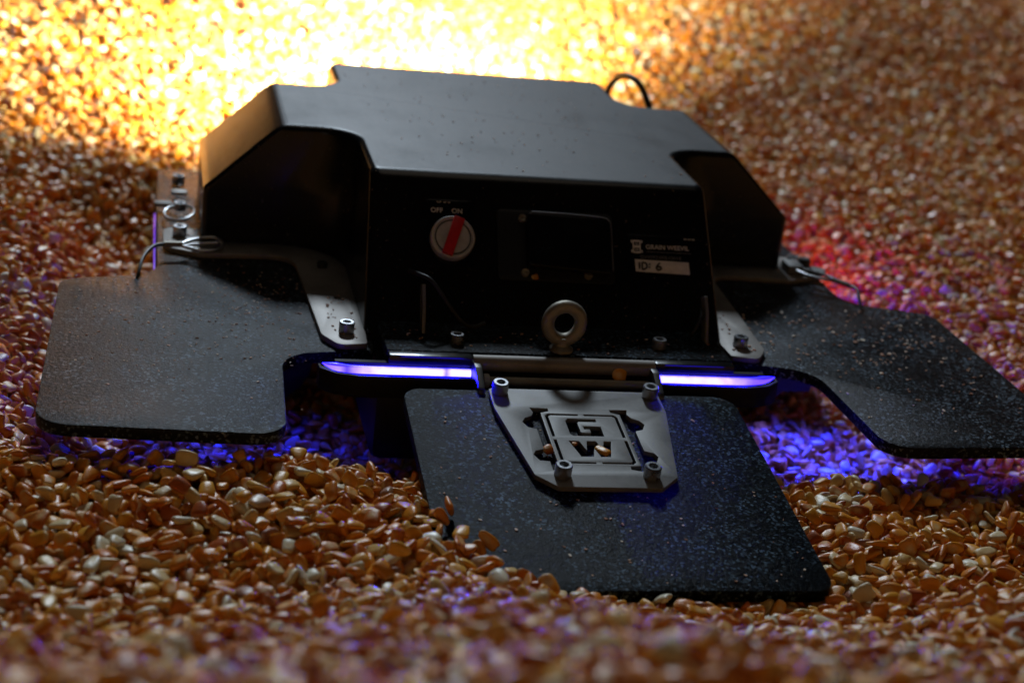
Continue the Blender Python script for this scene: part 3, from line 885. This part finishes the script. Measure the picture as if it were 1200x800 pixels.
# switch: label panel, dial ring, disc, red bar
panel = link('switch_panel', sheet([rounded([(-.0690, .0440, .002), (-.0412, .0440, .002), (-.0412, .0850, .002), (-.0690, .0850, .002)], 3)], .0001, .0007, .0001, HM), M['gloss'], rover)
link('switch_lettering', text_mesh('OFF', .0040, offset=.00005, mat4=on_face(-.0661, .0783, .0008)), M['print_grey'], panel)
link('switch_lettering', text_mesh('ON', .0040, offset=.00005, mat4=on_face(-.0540, .0783, .0008)), M['print_grey'], panel)
for x0_, x1_ in ((-.0625, -.0600), (-.0585, -.0572), (-.0560, -.0548)):
    link('switch_mark', tube_mesh([(HM @ Vector(p))[:] for p in ((x0_, .0837, .0008), ((x0_ + x1_) / 2, .0831, .0008), (x1_, .0838, .0008))], .00018, 6), M['print_grey'], panel)
dc = (-.0545, .0607)
dial = link('switch_dial', lathe([(.0060, .0006), (.0124, .0006), (.0127, .0012), (.0127, .0058), (.0122, .0066), (.0112, .0066), (.0107, .0060), (0, .0060)], 48, on_face(dc[0], dc[1])), M['alu'], panel, 30)
link('dial_groove', lathe([(.0103, .00605), (.0103, .0063), (.0097, .0063), (.0097, .00605)], 48, on_face(dc[0], dc[1])), M['dark_steel'], panel, 30)
barm = on_face(dc[0], dc[1]) @ Matrix.Rotation(math.radians(-19), 4, 'Z')
link('dial_bar', box_mesh(-.0032, .0030, -.0116, .0118, .0052, .0092, .0006, barm), M['red'], panel)
# socket cover with its back plate and screws
bp = link('socket_plate', sheet([rounded([(-.0280, .0385, .003), (.0405, .0385, .003), (.0405, .0810, .003), (-.0280, .0810, .003)], 5)], .0001, .0014, .0003, HM), M['black'], rover)
cv = link('socket_cover', sheet([rounded([(-.0118, .0455, .002), (.0370, .0420, .002), (.0370, .0760, .0050), (-.0118, .0775, .003)], 8)], .0016, .0085, .0009, HM), M['gloss'], bp)
link('cover_highlight', tube_mesh([(HM @ Vector(p))[:] for p in ((-.0090, .0776, .0087), (.012, .0771, .0087), (.0315, .0762, .0087), (.0362, .0745, .0087), (.0375, .0700, .0087), (.0375, .0560, .0087), (.0375, .0440, .0087))], .00030, 8), M['edge'], cv, 60)  # thin pale tube stands in for the highlight on the cover's edge
for x, v in ((-.0132, .0757), (-.0125, .0428), (.0246, .0428), ):
    link('face_screw', lathe([(0, .0024), (.0008, .0024), (.0009, .0030), (.0021, .0034), (.0024, .0026), (.0024, .0014)], 18, on_face(x, v)), M['zinc'], bp, 40)
# maker's label
lb = link('maker_label', sheet([rounded([(.0490, .0455, .002), (.0930, .0455, .002), (.0930, .0700, .002), (.0490, .0700, .002)], 4)], .0001, .0004, .00005, HM), M['gloss'], rover)
link('label_lettering', text_mesh('GRAIN WEEVIL', .0038, sx=1.04, offset=.00003, mat4=on_face(.0602, .0625, .0005)), M['print_grey'], lb)
link('label_mark', sheet([[(.0605, .0594), (.0878, .0594), (.0878, .0597), (.0605, .0597)]], .0004, .0006, .00003, HM), M['print_dim'], lb)
link('label_lettering', text_mesh('GW0924RB10018', .0030, sx=1.12, mat4=on_face(.0565, .0562, .0005)), M['print_dim'], lb)
for k in range(3):
    link('label_mark', sheet([rounded([(.0838 + k * .0024, .0681), (.0856 + k * .0024, .0681), (.0856 + k * .0024, .0686), (.0838 + k * .0024, .0686)])], .0004, .0006, .00003, HM), M['print_grey'], lb)
st = link('name_sticker', sheet([rounded([(.0535, .0472, .0002), (.0862, .0465, .0002), (.0858, .0540, .0002), (.0532, .0546, .0002)], 2)], .0005, .0007, .00003, HM), M['sticker'], lb)
def stroke(pts, r=.00055):
    return tube_mesh([(HM @ Vector((x, v, .0008)))[:] for x, v in pts], r, 6)
ids = [[(.0558, .0527), (.0557, .0488)], [(.0575, .0527), (.0575, .0488), (.0592, .0490), (.0604, .0505), (.0596, .0524), (.0575, .0528)],
       [(.0616, .0519), (.0623, .0518)], [(.0615, .0500), (.0622, .0499)], [(.0682, .0529), (.0664, .0510), (.0660, .0495), (.0672, .0486), (.0688, .0493), (.0684, .0506), (.0666, .0504)]]
for s in ids: link('handwriting', stroke(s), M['ink'], st, 80)
# small machine emblem left of the name
em = [rounded([(.0525, .0585, .0006), (.0572, .0585, .0006), (.0572, .0665, .0006), (.0525, .0665, .0006)], 2),
      rounded([(.0532, .0632), (.0565, .0632), (.0565, .0655), (.0532, .0655)]), rounded([(.0532, .0595), (.0565, .0595), (.0565, .0618), (.0532, .0618)])]
link('label_emblem', sheet(em, .0004, .0006, .00003, HM), M['print_grey'], lb)
for x_, v_ in ((.0515, .0588), (.0515, .0648), (.0575, .0588), (.0575, .0648)):
    link('label_emblem', sheet([rounded([(x_, v_), (x_ + .0008, v_), (x_ + .0008, v_ + .0016), (x_, v_ + .0016)])], .0004, .0006, .00003, HM), M['print_grey'], lb)
for t_, x_, v_ in (('G', .0549, .0643), ('W', .0549, .0606)):
    link('label_lettering', text_mesh(t_, .0024, align='CENTER', mat4=on_face(x_, v_, .0005)), M['print_grey'], lb)

# ---- latch blades and cables by the hood's foot
for s, x in ((-1, -.0735), (1, .0890)):
    poly = rounded([(-.010, .0090, .0005), (-.002, .0090, .0005), (.010, .0300, .001), (.004, .0330, .001), (-.003, .0250, .001)], 3)
    m4 = Matrix(((0, 0, 1, x), (1, 0, 0, 0), (0, 1, 0, 0), (0, 0, 0, 1)))
    link('latch_blade', sheet([poly], -.0009, .0009, .0002, m4), M['steel'], rover)
link('front_cable', tube_mesh([(-.080, .020, .0345), (-.0745, .010, .0360), (-.0690, .004, .0345), (-.0600, -.002, .0240), (-.0520, -.004, .0150), (-.0455, -.003, .0115), (-.038, .000, .0130)], .0012, 8), M['rubber'], rover, 60)
link('front_cable', tube_mesh([(.0800, -.004, .0100), (.0815, -.006, .0150), (.0855, -.003, .0230), (.088, .006, .0250)], .0010, 8), M['rubber'], rover, 60)
link('rear_cable', tube_mesh([(.1060, .335, .062), (.1085, .330, .0765), (.1110, .322, .0850), (.1150, .312, .0890), (.1200, .300, .0880), (.1250, .292, .0800), (.1285, .284, .0680), (.130, .280, .050)], .0024, 10), M['rubber'], rover, 60)

# ---- wire lanyards that hold the flap pins
def lanyard(pts, r=.0009): return tube_mesh(pts, r, 8)
la = link('lanyard', lanyard([(-.2290, .0800, -.010), (-.2262, .0860, .0020), (-.2235, .1010, .0075), (-.2175, .1170, .0090), (-.2100, .1230, .0085)], .0011), M['dark_steel'], rover, 60)
link('lanyard_sleeve', tube_mesh([(-.2120, .1225, .0085), (-.2010, .1245, .0082)], .0018, 10, smooth_path=False), M['zinc'], la)
link('spring_clip', lanyard([(-.2020, .1250, .0080), (-.1930, .1330, .0090), (-.1820, .1360, .0095), (-.1770, .1300, .0080), (-.1800, .1210, .0070), (-.1900, .1180, .0070), (-.2010, .1230, .0078)], .0011), M['bolt'], la, 60)
link('spring_clip', lanyard([(-.2000, .1240, .0075), (-.1900, .1265, .0085), (-.1800, .1280, .0090)], .0009), M['bolt'], la, 60)
lr = link('ring_clip', tube_mesh([(-.2020 + .0095 * math.cos(a), .1930 + .0130 * math.sin(a), .0062 + .0015 * math.sin(a + 1)) for a in [2 * math.pi * k / 22 for k in range(22)]], .0011, 8, closed=True, smooth_path=False), M['bolt'], rover, 60)
cap_screw(-.2015, .2080, .0035, r=.0040, h=.0050, parent=lr)
link('ring_tab', box_mesh(-.2180, -.2060, .2100, .2170, .0036, .0066, .0012), M['steel'], lr)
link('ring_tab', box_mesh(-.2070, -.1960, .2380, .2460, .0036, .0060, .0012), M['bracket_steel'], lr)
# right hand clevis and its wire
cl = link('pin_clevis', box_mesh(.1905, .2010, .1330, .1480, .0036, .0100, .0008), M['steel'], rover)
link('clevis_pin', lathe([(0, 0), (.0040, 0), (.0044, .0006), (.0044, .0050), (.0036, .0062), (0, .0062)], 20, Matrix.Translation((.2050, .1440, .0060))), M['dark_steel'], cl)
link('clevis_tab', lathe([(0, 0), (.0062, 0), (.0066, .0006), (.0066, .0022), (.0060, .0028), (0, .0028)], 20, Matrix.Translation((.2120, .1380, .0040))), M['steel'], cl)
link('lanyard', lanyard([(.1950, .1300, .0080), (.2010, .1180, .0085), (.2090, .1130, .0090), (.2150, .1160, .0085), (.2080, .1250, .0090), (.2000, .1320, .0085)], .0010), M['bolt'], cl, 60)
link('lanyard_sleeve', tube_mesh([(.2130, .1140, .0088), (.2215, .1040, .0085)], .0016, 10, smooth_path=False), M['zinc'], cl)
link('lanyard', lanyard([(.2215, .1040, .0085), (.2235, .0960, .0085), (.2225, .0870, .0050), (.2215, .0800, .0005)], .0010), M['dark_steel'], cl, 60)

# ---- headlight on the hood's back: the lamp that floods the grain behind
hl = link('headlight', box_mesh(-.045, .045, .336, .356, .030, .074, .003), M['black'], rover)
link('headlight_lens', box_mesh(-.040, .040, .3555, .3580, .034, .070, .001), mat_emit('headlight_lens', [(0, (1, .9, .7)), (1, (1, .9, .7))], 6), hl)
sd = bpy.data.lights.new('headlight_beam', 'SPOT'); sd.energy = 66; sd.color = (1.0, 0.91, 0.60)
sd.spot_size = math.radians(126); sd.spot_blend = 0.8; sd.shadow_soft_size = 0.020
so = bpy.data.objects.new('headlight_beam', sd); COL.objects.link(so)
so.location = (-.01, .364, .068); so.parent = rover
so.rotation_euler = (Vector((-.24, 1.0, -.02))).to_track_quat('-Z', 'Y').to_euler()

s2 = sd.copy(); s2.name = 'headlight_high_beam'; s2.energy = 150; s2.spot_size = math.radians(92); s2.spot_blend = 1.0; s2.color = (1.0, .95, .80)
so2 = bpy.data.objects.new('headlight_high_beam', s2); COL.objects.link(so2); so2.location = (.01, .364, .068); so2.parent = rover
so2.rotation_euler = (Vector((-.14, 1.0, -.01))).to_track_quat('-Z', 'Y').to_euler()

# ------------------------------------------------------------------ loose kernels and crumbs lying on the rover
def loose(mesh, loc, rot, sc, label, name='corn_kernel', cat='kernel'):
    o = bpy.data.objects.new(name, mesh); COL.objects.link(o)
    o.location = loc; o.rotation_euler = rot; o.scale = sc
    tag(o, label, cat)
    return o
def FP(x, v, z): return tuple(FM @ Vector((x, -v, z)))
loose(KM[2], (.0300, -.0420, .0020), (1.35, .2, .1), (.75, .9, .9), 'pale round corn kernel caught between the hinge bar and the thin hinge rod')
loose(KM[4], FP(.0030, .0612, .0034), (.2, .1, -.9), (.8, .62, .7), 'bent yellow kernel lying in the cut-out letter W of the steel plate', 'corn_kernel')
loose(KM[1], FP(-.0250, .0605, .0030), (.3, -.1, .3), (.48, .62, .8), 'small broken kernel in the left side cut-out of the steel plate', 'kernel_fragment', 'kernel fragment')
loose(KM[3], FP(-.0105, .0560, .0036), (.1, .3, 1.2), (.28, .35, .5), 'tiny corn crumb at the top left of the letter W', 'kernel_fragment', 'kernel fragment')
loose(KM[5], tuple(HM @ Vector((-.0070, .0405, .0022))), (.9, .2, .7), (.50, .42, .5), 'little husk fragment stuck on the hood face right of the lower left screw', 'husk_fragment', 'husk')
def crumbs():
    r = random.Random(5); bm = bmesh.new()
    def crumb(c, s, M4=None):
        n = r.choice((3, 4, 5)); a0 = r.uniform(0, 6.28); el = r.uniform(.35, .9); th = s * .25
        yaw = r.uniform(0, 6.28)
        top = []; bot = []
        for k in range(n):
            a = a0 + 2 * math.pi * k / n + r.uniform(-.3, .3)
            x = s * math.cos(a); y = s * el * math.sin(a)
            X = x * math.cos(yaw) - y * math.sin(yaw); Y = x * math.sin(yaw) + y * math.cos(yaw)
            p = Vector((c[0] + X, c[1] + Y, c[2]))
            q = p + Vector((0, 0, th + r.uniform(0, s * .4)))
            if M4 is not None: p = M4 @ p; q = M4 @ q
            bot.append(bm.verts.new(p)); top.append(bm.verts.new(q))
        bm.faces.new(top); bm.faces.new(bot[::-1])
        for k in range(n): bm.faces.new((bot[k], bot[(k + 1) % n], top[(k + 1) % n], top[k]))
    for _ in range(320):       # left flap
        x = r.uniform(-.262, -.135); y = r.gauss(.03, .05)
        if not -.105 < y < .11: continue
        crumb((x, y, .0001), r.uniform(.0003, .0011))
    for _ in range(150):       # more beside the bracket
        crumb((r.gauss(-.165, .025), r.gauss(.065, .025), .0001), r.uniform(.0003, .0009))
    for _ in range(330):       # right flap
        x = r.uniform(.125, .262); y = r.gauss(.03, .055)
        if not -.105 < y < .085 or (x < .155 and y < -.01): continue
        crumb((x, y, .0001), r.uniform(.0005, .0015))
    for _ in range(60):
        s = r.choice((-1, 1)); crumb((s * r.uniform(.108, .122), r.uniform(-.005, .06), .0036), r.uniform(.0005, .0012))
    for _ in range(40):
        crumb((-.2 + r.uniform(-.012, .012), r.uniform(.13, .30), .0036), r.uniform(.0006, .0015))
    for _ in range(60):        # front deck
        crumb((r.uniform(-.09, .09), r.uniform(-.031, -.004), .0091), r.uniform(.0004, .0012))
    for _ in range(120):        # front flap
        crumb((r.uniform(-.085, .085), -r.uniform(.02, .165), .0001), r.uniform(.0004, .0011), FM)
    for _ in range(150):       # hood top
        x = r.uniform(-.095, .095); y = r.uniform(.075, .32); crumb((x, y, .0798), r.uniform(.0003, .0009))
    bmesh.ops.recalc_face_normals(bm, faces=bm.faces)
    me = bpy.data.meshes.new('chaff'); bm.to_mesh(me); bm.free()
    N = Nodes('chaff'); tc = N.n('ShaderNodeTexCoord')
    v = N.n('ShaderNodeTexVoronoi', Scale=260.0); N.l(tc, 'Object', v, 'Vector')
    sp = N.n('ShaderNodeSeparateColor'); N.l(v, 'Color', sp, 'Color')
    rp = N.ramp([(0, (.24, .08, .04)), (.3, (.55, .26, .14)), (.6, (.75, .50, .36)), (1, (.9, .8, .66))]); N.l(sp, 'Red', rp, 'Fac'); N.l(rp, 'Color', N.b, 'Base Color')
    N.setb(Roughness=.6)
    o = link('chaff', me, N.m); tag(o, 'fine reddish corn chaff sprinkled over the flaps and hood', kind='stuff')
crumbs()
